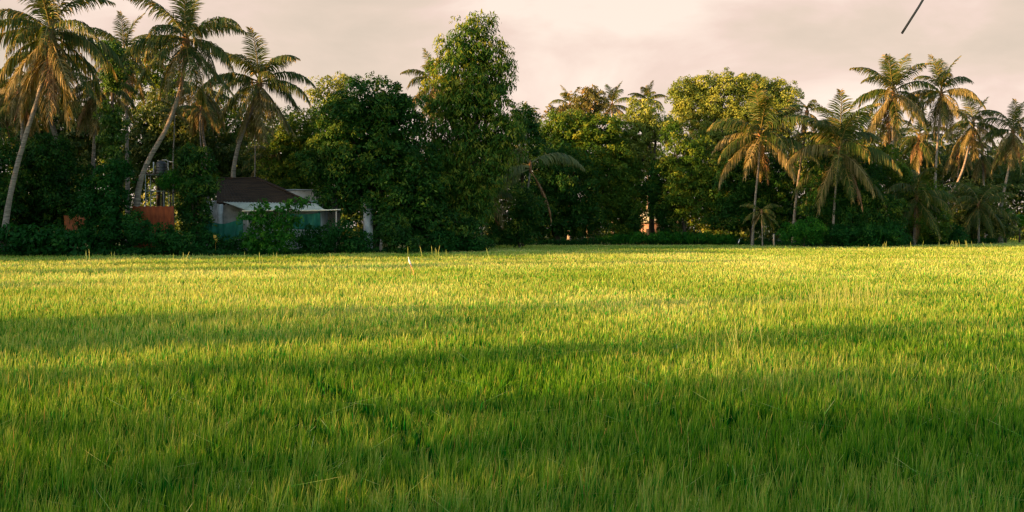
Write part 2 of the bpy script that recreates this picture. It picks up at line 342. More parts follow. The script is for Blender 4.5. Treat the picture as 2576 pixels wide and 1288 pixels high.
def palm(label, Y, path, rad, n=24, r0=.19, dry=2, nuts=0, lo=7, hi=0, name='coconut_palm', group='coconut palms', az0=None, cat='palm tree', azs=None, mat=None):
    """path: photo points from the foot to the heart of the crown; rad: frond reach in photo pixels"""
    k = Y / F
    pts = [P(x, y, Y) for x, y in path]; g = pts[0].copy(); g[2] = 0
    if pts[0][2] > .6: pts = [g + [0, 0, -.2]] + pts
    else: pts[0][2] = -.2
    sp = smooth_path(pts, 22); root = empty(name, g, label, cat, group)
    m = len(sp); tt = np.linspace(0, 1, m); rr = r0*(1.25*(1-tt)**6 + .95 - .25*tt); rr[1::2] *= 1.05
    MB().tube(sp, rr, 10, wob=.03).build('trunk', M['palm_bark'], root, g, True)
    top = sp[-1] - g; sc = rad*k/4.3
    MB().tube([top + [0, 0, -.35*sc], top + [0, 0, -.05], top + [0, 0, .35*sc], top + [0, 0, .8*sc]], [r0*.85, r0*1.5, r0*1.3, r0*.3], 10, wob=.12).build('leaf_base', M['fibre'], root, smooth=True)
    a = rng.random()*6.28 if az0 is None else az0
    for i in range(n):
        c = hi + (lo - hi + .99) * (i/(n-1) if n > 1 else 0)**.75 + rng.normal()*.35; c = int(min(max(c, hi), lo))
        me = FR[c][rng.integers(4)]
        o = obj('frond', me, None, root, top + np.array([0, 0, .45*sc - .5*sc*i/n]))
        o.rotation_euler = (rng.normal()*.1, rng.normal()*.05, a + i*2.39996 + rng.normal()*.15 if azs is None else R(azs[i % len(azs)]))
        if mat: o.material_slots[0].link = 'OBJECT'; o.material_slots[0].material = M[mat]
        s = sc * rng.uniform(.88, 1.08) * (.86 if c < 1 else 1); o.scale = (s, s, s)
    for i in range(dry):
        o = obj('dry_frond', DRY[rng.integers(4)], None, root, top + np.array([0, 0, -.15*sc]))
        o.rotation_euler = (0, 0, rng.random()*6.28); s = sc*rng.uniform(.7, .95); o.scale = (s, s, s); o['label'] = 'dry brown hanging frond'
    for i in range(nuts):
        b = MB(); th = np.linspace(0, math.pi, 7)
        b.tube(np.stack([0*th, 0*th, -.17*np.cos(th)], 1), .13*np.sin(th)+.004, 8)
        q = a + i*2*math.pi/nuts
        b.build('coconut', M['nut'], root, smooth=True, loc=top + np.array([.32*math.cos(q), .32*math.sin(q), -.25 - .14*(i % 3)]))
    return root
# ------------------------------------------------------------------ setting
def front(px):
    """depth at which the rice ends, along a sight line"""
    return np.interp(px, [-600, 0, 500, 960, 1210, 1240, 1850, 2000, 2150, 2400, 2520, 2545, 3200], [64, 70, 73, 79, 87, 112, 114, 108, 104, 118, 124, 190, 210])
mb = MB(); gx = np.linspace(-900, 900, 13); gy = np.linspace(-300, 1500, 13)
mb.add([(x, y, 0) for y in gy for x in gx], [(j*13+i, j*13+i+1, (j+1)*13+i+1, (j+1)*13+i) for j in range(12) for i in range(12)])
tag(mb.build('ground', M['soil']), kind='structure')
def vnoise(x, y, s, seed=0):
    """smooth value noise"""
    r = np.random.default_rng(seed); tab = r.random((64, 64)); X = x/s; Yy = y/s
    i = np.floor(X).astype(int); j = np.floor(Yy).astype(int); f = X-i; g = Yy-j; f = f*f*(3-2*f); g = g*g*(3-2*g)
    q = lambda a, b: tab[a % 64, b % 64]
    return (q(i, j)*(1-f)+q(i+1, j)*f)*(1-g) + (q(i, j+1)*(1-f)+q(i+1, j+1)*f)*g
def rice_field():
    lo, hi = 3.6, 205.0; n = 1550000; ex = 0.60
    d = (rng.random(n)*(hi**ex - lo**ex) + lo**ex)**(1/ex)
    px = CX + (rng.random(n) - .5) * (2576*1.36)
    keep = d < front(px); d, px = d[keep], px[keep]; n = len(d)
    x = (px - CX)/F*d; y = d
    # hills of several tillers: pull the blades a little towards their nearest planting spot
    near = np.clip((40-d)/30, 0, 1)
    jx = .21*np.sin(np.round(y/.16)*2.3); ix, iy = np.round((x+jx)/.16), np.round(y/.16)
    gxs, gys = ix*.16 - jx, iy*.16
    tab = np.random.default_rng(21).random((4, 512, 512)); hill = tab[:, ix.astype(int) % 512, iy.astype(int) % 512]
    x = x + (gxs-x)*.55*near + rng.normal(size=n)*.02; y = y + (gys-y)*.55*near + rng.normal(size=n)*.02
    h = .33 + .07*(vnoise(x, y, 1.3, 1)-.5) + .09*(vnoise(x, y, .45, 2)-.5) + .12*(vnoise(x, y, 6, 5)-.5) + .07*rng.normal(size=n)
    h = h + near*(.13*(hill[0]-.5)); h = np.clip(h, .16, .85)
    # a narrow furrow left of the middle, and thin patches in the crop
    fy = np.array([6, 8.2, 9.4, 10.4, 11.6, 12.9, 14.2]); fx = np.array([-.35, -.7, -1.1, -1.55, -2.1, -2.75, -3.7])
    fx, fy = fx*1.09, fy*1.09; near_f = np.abs(x - np.interp(y, fy, fx)) / (.09 + .13*vnoise(x, y, .5, 11)); inf = (near_f < 1) & (vnoise(x, y, .5, 14) > .14) & (y > 8.7) & (y < 15.4)
    thin = (vnoise(x, y, .55, 12) + .5*vnoise(x, y, .2, 13) > 1.17) & (y < 22)
    h = np.where(inf, h*.66, np.where(thin, h*.66, h))
    w = .0056*(d/6)**.80 * rng.uniform(.7, 1.3, n)
    az = rng.random(n)*6.283; lean = np.abs(rng.normal(size=n))*.09 + .03; wind = np.array([.04, .01])
    arch = (rng.random(n) < .010) & (y < 28); lean = np.where(arch, rng.uniform(.3, .6, n), lean); h = np.where(arch, h*1.15, h); w = np.where(arch, w*1.3, w)
    bx = np.cos(az)*lean + wind[0] + near*.12*(hill[2]-.5); by = np.sin(az)*lean + wind[1] + near*.12*(hill[3]-.5)
    curl = np.where(arch, rng.uniform(.7, 1.1, n), rng.random(n)**3 * .7)
    fa = rng.normal(size=n)*.7; wx = np.cos(fa)*w; wy = np.sin(fa)*w
    tint = np.clip(.38 + .5*(vnoise(x, y, 3.5, 3)-.5) + .35*(vnoise(x, y, 14, 4)-.5) + .20*rng.normal(size=n) + near*.40*(hill[1]-.5) + .54*np.clip((y-9)/26, 0, 1) - .36, 0, 1)  # greener near, yellower far: the field's shade and sunlight put into the tint
    tint = np.where(arch, .95, tint); dry = (rng.random(n) < .018).astype(float)*rng.uniform(.4, 1, n)
    lv = np.array([0, .55, .85, 1.0]); wv = np.array([.8, 1.0, .62, 0.0])
    V = np.empty((n, 7, 3)); T = np.empty((n, 7, 3)); k = 0
    for q in range(4):
        t = lv[q]; off = t*t; zz = h*(t - curl*.45*max(0, t-.5)*2*(t > .5)*.8)
        X = x + bx*h*off*(1+curl*1.6*(t > .8)); Y_ = y + by*h*off*(1+curl*1.6*(t > .8))
        for sgn in ((-1, 1) if q < 3 else (0,)):
            V[:, k, 0] = X + sgn*wx*wv[q]*.5; V[:, k, 1] = Y_ + sgn*wy*wv[q]*.5; V[:, k, 2] = zz
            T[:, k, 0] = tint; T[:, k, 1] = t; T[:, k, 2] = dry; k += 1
    b = np.arange(n)[:, None]*7
    Q = np.concatenate([b + np.array([0, 1, 3, 2]), b + np.array([2, 3, 5, 4])]); Tr = b + np.array([4, 5, 6])
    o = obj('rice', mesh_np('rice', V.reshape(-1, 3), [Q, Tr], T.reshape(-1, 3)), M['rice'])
    tag(o, 'green and yellow rice crop covering the whole field', 'rice', kind='stuff')
rice_field()
def tall_grass():
    spots = [(2110, 752, 30), (2140, 748, 25), (2070, 762, 9), (2190, 745, 14), (1960, 775, 8), (480, 650, 3), (515, 652, 3), (700, 654, 3), (760, 652, 2), (1075, 640, 9), (2400, 618, 16), (1850, 870, 10), (2290, 620, 9), (250, 655, 8)]
    V = []; Q = []; T = []; b = 0
    for px, py, c in spots:
        d = 1.9*F/(py - HORIZON); s = .002 + .00017*d
        for i in range(c):
            x = (px-CX)/F*d + rng.normal()*.02*d; y = d + rng.normal()*.6; h = rng.uniform(.7, 1.15); lx, ly = rng.normal(size=2)*.12
            for q, t in enumerate((0, .5, .85, 1.0)):
                ww = s*(1, .8, 1.1, .15)[q]
                V += [(x+lx*h*t*t-ww, y+ly*h*t*t, h*t), (x+lx*h*t*t+ww, y+ly*h*t*t, h*t)]
            tn = rng.random(); T += [(tn, 1, 0)]*8; Q += [(b+2*q, b+2*q+1, b+2*q+3, b+2*q+2) for q in range(3)]; b += 8
    tag(obj('tall_grass', mesh_np('tall_grass', V, [Q], T), M['straw']), 'pale dry seed stalks standing above the rice', 'grass', kind='stuff')
tall_grass()
def weeds():
    n = 2600; px = rng.random(n)*2576*1.3 - 380; Y = front(px) + rng.random(n)**1.4*9 - .3
    hh = np.where(px < 500, 1.0, np.where(px < 1230, .5, .75)) * (.45 + .9*vnoise(px, Y*9, 90, 8) + .5*vnoise(px, Y*9, 26, 9)**2)
    k = 26; idx = np.repeat(np.arange(n), k); t = rng.random(n*k)
    c = np.stack([(px-CX)/F*Y, Y, 0*Y], 1)[idx] + rng.normal(size=(n*k, 3))*np.array([.45, .3, 0]); c[:, 2] = .08 + hh[idx]*t**.7
    nr = unit(np.stack([rng.normal(size=n*k)*.5, -np.ones(n*k)*.6, np.ones(n*k)*.8], 1))
    V, Q, T = leaf_mesh('weeds', c, nr, rng.uniform(.14, .34, n*k), np.clip(.4+.25*rng.normal(size=n)[idx]+.1*rng.normal(size=n*k), 0, 1), .2, .5)
    tag(obj('undergrowth', mesh_np('undergrowth', V, [Q], T), M['weed']), 'low dark weeds along the foot of the tree line', 'undergrowth', kind='stuff')
weeds()
def distant_wood():
    B = []
    for px in np.arange(-700, 3300, 48):
        Y = 158 + rng.uniform(-8, 14); k = Y/F
        top = np.interp(px, [-600, 600, 1280, 1340, 1700, 2300, 2576, 3200], [290, 310, 400, 400, 400, 360, 375, 390]) + rng.normal()*18
        y = 600
        while y > top:
            r = rng.uniform(30, 44); B.append((P(px + rng.normal()*12, y, Y), np.array([r*k, r*k*.8, r*k*.9]))); y -= 42
    C, NR, S, TI = crown_points(B, .5, .6, 1.0, .3)
    V, Q, T = leaf_mesh('wood', C, NR, S, TI, .5, .5)
    tag(obj('distant_wood', mesh_np('distant_wood', V, [Q], T), M['far']), 'dim wood far behind the front row of trees', 'wood', kind='stuff')
distant_wood()
def side_grove():
    """trees left of and behind the photographer, between the low sun and the field"""
    B = []
    SP = []; MAIN = []
    def cl(s0, s1, u, H, step=2.2, r=1.9, z0=.5, B=B):
        for s in np.arange(s0 + r*.8, s1 - r*.8 + .01, step):
            z = z0
            Hs = H*rng.uniform(.9, 1.1)
            while z < Hs:
                uu = u + rng.normal()*2.0; q = uu*U_ + (s + rng.normal()*.2)*N_
                B.append((np.array([q[0], q[1], z]), np.array([r*1.1, r*1.1, r])*rng.uniform(.9, 1.1))); z += r*1.15
    cl(-34, 14.5, -44, 15, 3.2, 3.4, B=MAIN); cl(-34, 9.6, -50, 15, 3.4, 3.0)
    cl(14.1, 16.9, -52, 12.5, .9, .7, B=SP)
    cl(18.3, 22.4, -56, 12.5, .9, .7, B=SP)
    cl(22.2, 28.0, -58, 10.8, .9, .7, B=SP)
    cl(23.6, 25.2, -58, 15, .9, .7, B=SP)
    cl(30.5, 31.3, -58, 10, 1.2, .6)
    cl(37.5, 42.5, -60, 10.5, 1.0, .8, B=SP)
    cl(50.5, 52.6, -62, 16, 1.2, .9)
    cl(59, 60.4, -62, 15, 1.2, .8)
    cl(67, 82, -34, 13, 3.4, 3.2); cl(80, 112, -34, 16, 3.4, 3.2); cl(70, 112, -42, 13.5, 3.4, 3.2)
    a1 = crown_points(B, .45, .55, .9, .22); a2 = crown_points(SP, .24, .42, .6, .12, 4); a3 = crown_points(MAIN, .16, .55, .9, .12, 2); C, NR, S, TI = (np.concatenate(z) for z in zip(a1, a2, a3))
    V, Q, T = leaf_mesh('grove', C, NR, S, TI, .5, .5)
    tag(obj('side_grove', mesh_np('side_grove', V, [Q], T), M['mid']), 'grove beside the field that throws the long evening shadows', 'grove', kind='stuff')
side_grove()
#@@PLANTS
# ------------------------------------------------------------------ palms of the left bank
palm('leaning coconut palm with a pale straight trunk nearest the left edge', 71.5, [(10, 600), (28, 480), (62, 350), (100, 230), (128, 95)], 178, 28, .2, 3, 6)
palm('tall coconut palm with a curved trunk rising beside the water tank', 77, [(345, 505), (368, 415), (420, 320), (452, 230), (465, 160), (468, 108)], 150, 24, .19, 2, 8, lo=6)
palm('coconut palm directly above the tiled roof of the house', 88, [(586, 470), (592, 400), (612, 330), (640, 260), (652, 215)], 132, 26, .2, 1, 4)
palm('coconut palm with a thin pale trunk just right of the leaning one', 82, [(150, 420), (140, 350), (122, 290), (118, 215), (118, 150)], 120, 20, .16, 3)
palm('slim coconut palm whose trunk bends near the left bushes', 84, [(152, 400), (128, 300), (112, 260), (90, 215)], 105, 16, .15, 2)
palm('coconut palm with a straight pale trunk left of the vine covered stem', 83, [(234, 440), (238, 340), (243, 265), (245, 225)], 110, 22, .15, 3, lo=7, hi=2)
palm('low coconut palm with dark fronds cut by the left edge of the photo', 80, [(52, 420), (56, 320), (50, 235)], 100, 18, .15, 2, lo=6, hi=2)
palm('back coconut palm showing between the two tallest left palms', 92, [(320, 400), (318, 250), (312, 140)], 110, 20, .17, 3)
palm('coconut palm with hanging brown fronds behind the curved palm', 94, [(520, 420), (510, 330), (508, 235)], 95, 20, .16, 5, hi=2)
palm('sunlit young coconut palm behind the roof ridge', 96, [(690, 470), (688, 400)], 85, 18, .17, 4, lo=6, hi=1)
palm('coconut palm mostly hidden at the left edge behind the leaning trunk', 88, [(0, 420), (-5, 260)], 100, 18, .16, 3)
palm('coconut palm peeping out left of the tall central tree', 99, [(1080, 480), (1090, 330), (1092, 215)], 88, 22, .18, 2)
# thin areca palms
palm('thin areca palm behind the roof with a bare green stem', 90, [(641, 460), (642, 380), (641, 320)], 46, 10, .07, 0, lo=5, name='areca_palm', group='areca palms')
palm('thin areca palm between the curved palm and the roof palm', 90, [(508, 420), (503, 330), (505, 275)], 44, 10, .07, 0, lo=5, name='areca_palm', group='areca palms')
palm('thin areca palm beside the upper trunk of the curved palm', 88, [(435, 430), (438, 340), (440, 285)], 42, 9, .07, 0, lo=5, name='areca_palm', group='areca palms')
# ------------------------------------------------------------------ palms of the middle and right
palm('small far palm just right of the tall central tree', 150, [(1313, 450), (1313, 300)], 48, 14, .17, 0, lo=4)
palm('far palm left of the russet tree', 146, [(1432, 450), (1434, 268)], 52, 15, .17, 0, lo=5)
palm('far palm right of the russet tree', 144, [(1542, 450), (1540, 268)], 58, 16, .17, 0, lo=5)
palm('far palm peeping over the olive trees left of the yellow tree', 144, [(1630, 450), (1630, 255)], 48, 14, .17, 0, lo=4)
palm('stout coconut palm with sunlit drooping fronds right of the yellow tree', 109, [(1893, 606), (1900, 500), (1908, 420), (1912, 348)], 140, 22, .14, 1, 5, lo=5)
palm('slender coconut palm with a ragged small crown and pale trunk', 110, [(1997, 560), (2010, 440), (2024, 340), (2030, 285)], 58, 14, .16, 3, hi=1)
palm('spreading coconut palm with low golden fronds above the front shrub', 107, [(2095, 600), (2100, 500), (2112, 385)], 146, 24, .16, 2, 4, lo=6)
palm('tallest coconut palm of the right bank', 117, [(2250, 590), (2246, 420), (2247, 240)], 112, 27, .17, 2, 8)
palm('tall coconut palm right of the tallest one on the right bank', 119, [(2352, 580), (2354, 430), (2362, 320), (2368, 240)], 98, 22, .16, 2, 6)
palm('coconut palm with a leaning trunk near the right edge', 126, [(2362, 590), (2390, 500), (2424, 420), (2448, 315)], 78, 20, .17, 3)
palm('coconut palm cut by the right edge of the photo', 124, [(2518, 530), (2530, 460), (2542, 400), (2548, 335)], 88, 22, .17, 3, 3)
palm('back coconut palm filling the gap between the two tall right palms', 134, [(2310, 560), (2312, 420), (2312, 350)], 76, 18, .17, 3)
palm('far coconut palm with brown fronds behind the leaning right trunk', 140, [(2420, 560), (2410, 440), (2408, 370)], 70, 16, .17, 4)
palm('far pale coconut palm next to the right edge', 142, [(2480, 560), (2474, 450), (2470, 385)], 66, 16, .17, 3)
palm('young coconut palm with long drooping fronds under the tall right palms', 112, [(2300, 590), (2305, 500)], 105, 16, .17, 2, lo=6, hi=1, mat='frond')
palm('young coconut palm low down near the right end of the bank', 121, [(2462, 590), (2462, 520)], 85, 18, .15, 0, lo=6, hi=1, mat='frond')
palm('young palm leaning out with long pale fronds right of the tall central tree', 101, [(1308, 600), (1322, 520), (1334, 425)], 138, 11, .12, 1, lo=5, hi=1, azs=[200, 30, 182, 190, 165, 196, 205, 178, 215, 168, 190], mat='pale_frond')
palm('stubby young palm in the dark gap right of the central tree', 100, [(1212, 600), (1208, 495)], 105, 13, .15, 1, lo=6, hi=1)
palm('small bright palm sprouting at the foot of the stout right palm', 107, [(1918, 600), (1916, 535)], 50, 10, .08, 0, lo=6, hi=2, name='areca_palm', group='areca palms')
# ------------------------------------------------------------------ broadleaf trees, left
tree('mango_tree', 'dark broad mango tree standing over the white pillar', 85, [(930, 262, 92, 62), (868, 312, 70, 66), (990, 300, 78, 66), (845, 395, 75, 75), (920, 380, 95, 85), (1010, 395, 85, 80), (870, 470, 70, 60), (960, 480, 95, 70), (1040, 480, 80, 75), (1000, 560, 75, 50), (1080, 560, 80, 55), (1150, 580, 60, 40)], 940, .42, 'mango', .27, 1.0, fork=(940, 500))
tree('tall_tree', 'tallest broadleaf tree in the middle of the photo', 89, [(1188, 82, 50, 44), (1160, 125, 52, 48), (1222, 135, 46, 44), (1150, 185, 66, 58), (1215, 205, 60, 58), (1256, 190, 36, 46), (1118, 245, 52, 50), (1180, 265, 62, 55), (1245, 265, 48, 55), (1110, 320, 62, 55), (1190, 345, 66, 48), (1255, 340, 48, 48), (1120, 400, 70, 60), (1210, 420, 70, 50), (1290, 340, 40, 50), (1252, 400, 38, 42), (1150, 450, 62, 54), (1205, 475, 40, 50), (1185, 520, 60, 50)], 1170, .35, 'tall', .34, .95, droop=1.2, aspect=.3, ragged=.36, fork=(1178, 400))
tree('leafy_tree', 'dark leafy tree growing below the tall central tree', 92, [(1120, 470, 80, 60), (1178, 520, 48, 60), (1130, 540, 60, 50)], 1140, .25, 'mango', .28)
tree('light_tree', 'light airy tree rising behind the left shoulder of the mango', 104, [(825, 215, 36, 20), (865, 212, 28, 20), (800, 240, 22, 16), (850, 245, 40, 18), (835, 290, 45, 40)], 830, .14, 'olive', .26, .55, ragged=.4, fork=(835, 270))
tree('leafy_tree', 'green leafy tree between the roof palm and the mango', 95, [(770, 330, 52, 55), (735, 390, 55, 55), (790, 410, 50, 55), (760, 460, 60, 40), (700, 440, 50, 45)], 760, .2, 'mid', .26)
tree('leafy_tree', 'warm lit leafy tree behind the roof ridge and its palm', 101, [(560, 380, 60, 50), (620, 420, 55, 45), (520, 430, 60, 50), (580, 460, 60, 30)], 560, .2, 'far', .28)
tree('leafy_tree', 'dull green tree behind the curved palm trunk', 98, [(400, 290, 55, 60), (370, 360, 60, 55), (440, 380, 60, 55), (340, 430, 50, 50), (480, 330, 55, 60), (470, 430, 50, 45)], 410, .22, 'far', .28)
tree('leafy_tree', 'backlit tree in the crowns of the two left palms', 102, [(385, 130, 45, 35), (350, 190, 60, 50), (420, 215, 55, 50), (300, 260, 60, 55), (545, 270, 60, 45), (600, 320, 50, 50)], 390, .22, 'mid', .3, .6, ragged=.4)
tree('leafy_tree', 'green tree behind the trunks at the left edge', 96, [(30, 270, 60, 50), (90, 300, 60, 50), (170, 300, 60, 60), (220, 350, 55, 60), (100, 380, 70, 50), (200, 420, 60, 50)], 110, .22, 'far', .28)
tree('bushy_tree', 'big dark bush right of the leaning trunk at the left', 80, [(120, 390, 66, 60), (95, 460, 75, 65), (165, 470, 60, 70), (140, 530, 70, 50), (60, 530, 50, 60), (200, 520, 50, 50)], 130, .2, 'mango', .24)
tree('bushy_tree', 'dark leafy bush between the two orange sheets', 75, [(285, 440, 40, 40), (270, 490, 52, 48), (235, 530, 40, 36), (300, 540, 48, 45), (290, 590, 56, 36)], 280, .18, 'weed', .24)
tree('bushy_tree', 'dark bush cut by the left edge of the photo', 76, [(-20, 420, 60, 70), (10, 500, 45, 60), (-40, 540, 70, 60)], -15, .2, 'mango', .24)
tree('vine_covered_stem', 'slim stem wrapped in bright green climbing vine', 80, [(285, 130, 34, 26), (262, 115, 18, 16), (290, 175, 34, 30), (280, 205, 22, 22), (275, 285, 22, 26), (295, 310, 26, 22), (285, 345, 34, 16), (290, 390, 26, 30), (285, 425, 30, 26)], 284, .15, 'vine', .2, 1.1, clump=.4, fork=(283, 200), cat='vine', limbs=False, crown='vine')
tree('feathery_tree', 'small feathery green tree beside the water tank', 79, [(428, 452, 26, 18), (452, 462, 20, 14), (412, 466, 16, 12)], 428, .07, 'bright', .16, 1.0, clump=.35)
tree('leafy_tree', 'dark small tree at the left gable of the house', 79, [(490, 400, 40, 36), (505, 450, 42, 40), (490, 500, 40, 36), (485, 545, 34, 36)], 495, .14, 'mango', .24)
tree('cassava_shrub', 'big leafed green shrub hiding the middle of the house', 75, [(628, 548, 24, 12), (655, 520, 22, 13), (668, 548, 26, 16), (700, 560, 26, 16), (715, 530, 24, 13), (742, 512, 20, 10), (768, 507, 16, 8), (655, 575, 26, 16), (690, 590, 34, 20), (640, 605, 30, 20), (720, 592, 26, 18), (735, 555, 22, 13), (690, 618, 50, 16)], 690, .07, 'bright', .30, .8, 'shrub', clump=.36, aspect=.36, ragged=.45)
tree('shrub', 'round dark shrub under the right end of the roof', 77, [(800, 600, 50, 28), (850, 590, 45, 34), (900, 610, 40, 24)], 840, .08, 'weed', .2, cat='shrub')
tree('shrub', 'leafy dark shrub in front of the white pillar', 78, [(992, 572, 34, 38), (964, 565, 16, 24), (1010, 605, 40, 24)], 985, .08, 'mango', .2, cat='shrub')
tree('shrub', 'dark low shrub where the left bank ends', 84, [(1110, 605, 60, 22), (1180, 610, 45, 16)], 1140, .07, 'weed', .2, cat='shrub')
tree('shrub', 'dark shrub hiding the lower part of the orange tarpaulin', 74, [(145, 592, 30, 22), (215, 590, 36, 20), (185, 600, 40, 22), (225, 585, 20, 18)], 190, .06, 'weed', .2, cat='shrub')
tree('shrub', 'low green shrub in front of the rusty fence', 73, [(400, 590, 45, 22), (350, 580, 34, 26), (440, 610, 40, 20)], 400, .07, 'weed', .2, cat='shrub')
tree('shrub', 'broad leafed weed shrub in the lower left corner of the bank', 71, [(40, 600, 50, 26), (110, 600, 46, 30), (170, 612, 44, 22)], 100, .07, 'weed', .3, cat='shrub', aspect=.55)
tree('shrub', 'dark shrub below the green net of the house', 77, [(560, 615, 40, 18), (620, 615, 40, 18), (500, 605, 40, 26)], 560, .06, 'weed', .2, cat='shrub')
# ------------------------------------------------------------------ broadleaf trees, middle and right
tree('mango_tree', 'round dark mango tree in the middle of the far bank', 116, [(1400, 410, 72, 46), (1350, 470, 62, 56), (1430, 470, 78, 60), (1380, 545, 90, 45), (1460, 550, 70, 42), (1320, 560, 50, 36)], 1400, .38, 'mango', .3, fork=(1400, 560))
tree('mango_tree', 'mango tree with sunlit top left of the dark trunk', 121, [(1400, 320, 50, 38), (1450, 330, 56, 46), (1520, 330, 52, 42), (1490, 390, 70, 50), (1550, 420, 62, 60), (1400, 370, 60, 40), (1520, 490, 62, 60), (1575, 500, 46, 60), (1560, 560, 60, 34)], 1500, .36, 'mid', .3)
tree('leafy_tree', 'olive tree left of the gap that shows the sky', 124, [(1615, 285, 44, 36), (1590, 335, 56, 46), (1655, 320, 36, 40), (1600, 400, 50, 40), (1575, 380, 44, 36)], 1640, .34, 'olive', .3, fork=(1640, 430))
tree('rain_tree', 'tall yellow lit spreading tree on the far bank', 130, [(1722, 232, 44, 34), (1775, 220, 42, 30), (1835, 208, 44, 28), (1890, 216, 44, 30), (1930, 230, 36, 30), (1970, 238, 38, 34), (1740, 262, 40, 34), (1810, 262, 56, 42), (1780, 305, 40, 32), (1880, 285, 56, 44), (1950, 282, 46, 40), (1720, 295, 30, 34), (1900, 340, 60, 46), (1830, 330, 56, 48), (1770, 350, 46, 36), (1850, 400, 60, 44), (1960, 340, 50, 44)], 1700, .34, 'olive', .26, 1.0, ragged=.27, fork=(1760, 400))
tree('leafy_tree', 'green tree in the gap below the yellow lit tree', 119, [(1690, 340, 24, 36), (1750, 375, 46, 30), (1730, 440, 52, 46), (1785, 450, 50, 60), (1690, 410, 36, 34), (1700, 495, 44, 40), (1765, 520, 60, 50), (1820, 500, 46, 50)], 1720, .26, 'mid', .28, .9)
tree('russet_tree', 'russet leaved tree between two far palms', 138, [(1480, 240, 32, 24), (1450, 268, 34, 24), (1500, 268, 34, 28), (1475, 300, 46, 26), (1395, 282, 24, 14)], 1480, .2, 'russet', .36, .7, ragged=.4)
tree('leafy_tree', 'dark tree around the foot of the right edge of the central tree', 104, [(1310, 300, 34, 36), (1330, 350, 30, 40), (1300, 400, 36, 40)], 1315, .2, 'mango', .3)
tree('bushy_tree', 'dark bush mass behind the stout right palm', 116, [(1860, 470, 60, 60), (1840, 540, 60, 46), (1920, 520, 60, 60), (1950, 450, 56, 60), (1990, 540, 46, 46), (1880, 420, 46, 40)], 1890, .24, 'mango', .28)
tree('bushy_tree', 'dark leafy bush below the spreading golden palm', 109, [(2080, 500, 56, 56), (2140, 480, 52, 50), (2130, 545, 66, 50), (2210, 545, 62, 56), (2180, 450, 46, 44), (2060, 440, 46, 46)], 2140, .24, 'mango', .26)
tree('bushy_tree', 'dark bush under the two tallest right palms', 114, [(2260, 480, 46, 50), (2280, 550, 56, 50), (2340, 560, 56, 40), (2230, 420, 40, 46), (2330, 500, 40, 40)], 2290, .24, 'mid', .26)
tree('bushy_tree', 'brownish bush near the right end of the bank', 124, [(2410, 560, 50, 34), (2470, 570, 50, 26), (2520, 560, 40, 32), (2440, 500, 50, 40)], 2450, .2, 'far', .26)
tree('leafy_tree', 'warm lit tree behind the palms of the right bank', 148, [(2180, 340, 60, 50), (2270, 380, 60, 50), (2360, 420, 56, 50), (2440, 440, 60, 50), (2530, 440, 60, 50), (2100, 380, 60, 60), (2040, 380, 50, 60)], 2250, .3, 'far', .34, .7)
tree('bushy_tree', 'dark bush around the stem of the pale fronded palm', 99, [(1308, 575, 44, 36), (1335, 530, 34, 44), (1312, 500, 20, 30), (1255, 592, 36, 20)], 1305, .1, 'mango', .24)
tree('shrub', 'rounded bright green shrub beside the right post', 104, [(1990, 585, 26, 20), (2030, 575, 36, 24), (2055, 590, 22, 18)], 2022, .07, 'bright', .2, cat='shrub')
tree('shrub', 'dark green shrub below the golden palm fronds', 105, [(2120, 590, 46, 22), (2190, 590, 46, 24), (2250, 592, 36, 22)], 2180, .07, 'weed', .22, cat='shrub')
tree('shrub', 'low shrub at the foot of the leaning right trunk', 117, [(2320, 592, 44, 18), (2390, 588, 44, 20)], 2350, .07, 'weed', .22, cat='shrub')
tree('bushy_tree', 'dark bush in front of the small hidden house', 120, [(1590, 560, 22, 44), (1690, 560, 30, 44), (1640, 480, 40, 26), (1648, 440, 30, 36), (1640, 520, 20, 20), (1665, 540, 12, 30)], 1690, .14, 'mango', .26)
tree('vegetable_bed', 'long low bed of leafy green plants at the far field edge', 113, [(1545, 600, 34, 9), (1600, 598, 40, 11), (1660, 598, 40, 11), (1720, 597, 40, 12), (1780, 598, 40, 11), (1830, 601, 24, 9)], 1690, .05, 'bright', .26, 1.0, cat='plants', clump=.4, limbs=False)
def banana(label, Y, px, h, n, seed):
    r = np.random.default_rng(seed); g = G(px, Y); root = empty('banana_plant', g, label, 'banana plant', 'banana plants')
    MB().tube([(0, 0, -.1), (0, .02, h*.3), (.03, 0, h*.55)], [.13, .11, .07], 9).build('stem', M['frond'] and M['bark'], root, smooth=True)
    for i in range(n):
        az = i*2.4 + r.random(); e0 = R(r.uniform(50, 82)); Lf = h*r.uniform(.6, .8); m = 9; V = []; T = []
        p = np.array([.03, 0, h*.55]); tn = r.random()
        for k in range(m):
            t = k/(m-1); e = e0 - R(95)*t**1.5; hd = np.array([math.cos(az)*math.cos(e), math.sin(az)*math.cos(e), math.sin(e)]); s = np.array([-math.sin(az), math.cos(az), 0])
            w = .30*math.sin(math.pi*min(1, .12+.88*t)**.8) * h/3.5 + .015; dn = np.array([0, 0, -.25*w])
            V += [p - s*w + dn, p, p + s*w + dn]; T += [(tn, 1, 0)]*3; p = p + hd*Lf/(m-1)
        Q = [(3*k+j, 3*k+j+1, 3*k+4+j, 3*k+3+j) for k in range(m-1) for j in (0, 1)]
        obj('leaf', mesh_np('banana_leaf', V, [Q], T), M['bright'], root)
banana('banana plant with light green leaves right of the young palms', 127, 2530, 4.6, 9, 1)
banana('banana plant touching the right edge of the photo', 128, 2565, 4.2, 8, 2)
banana('banana plant in the dark gap by the long pale frond', 101, 1238, 4.4, 9, 3)
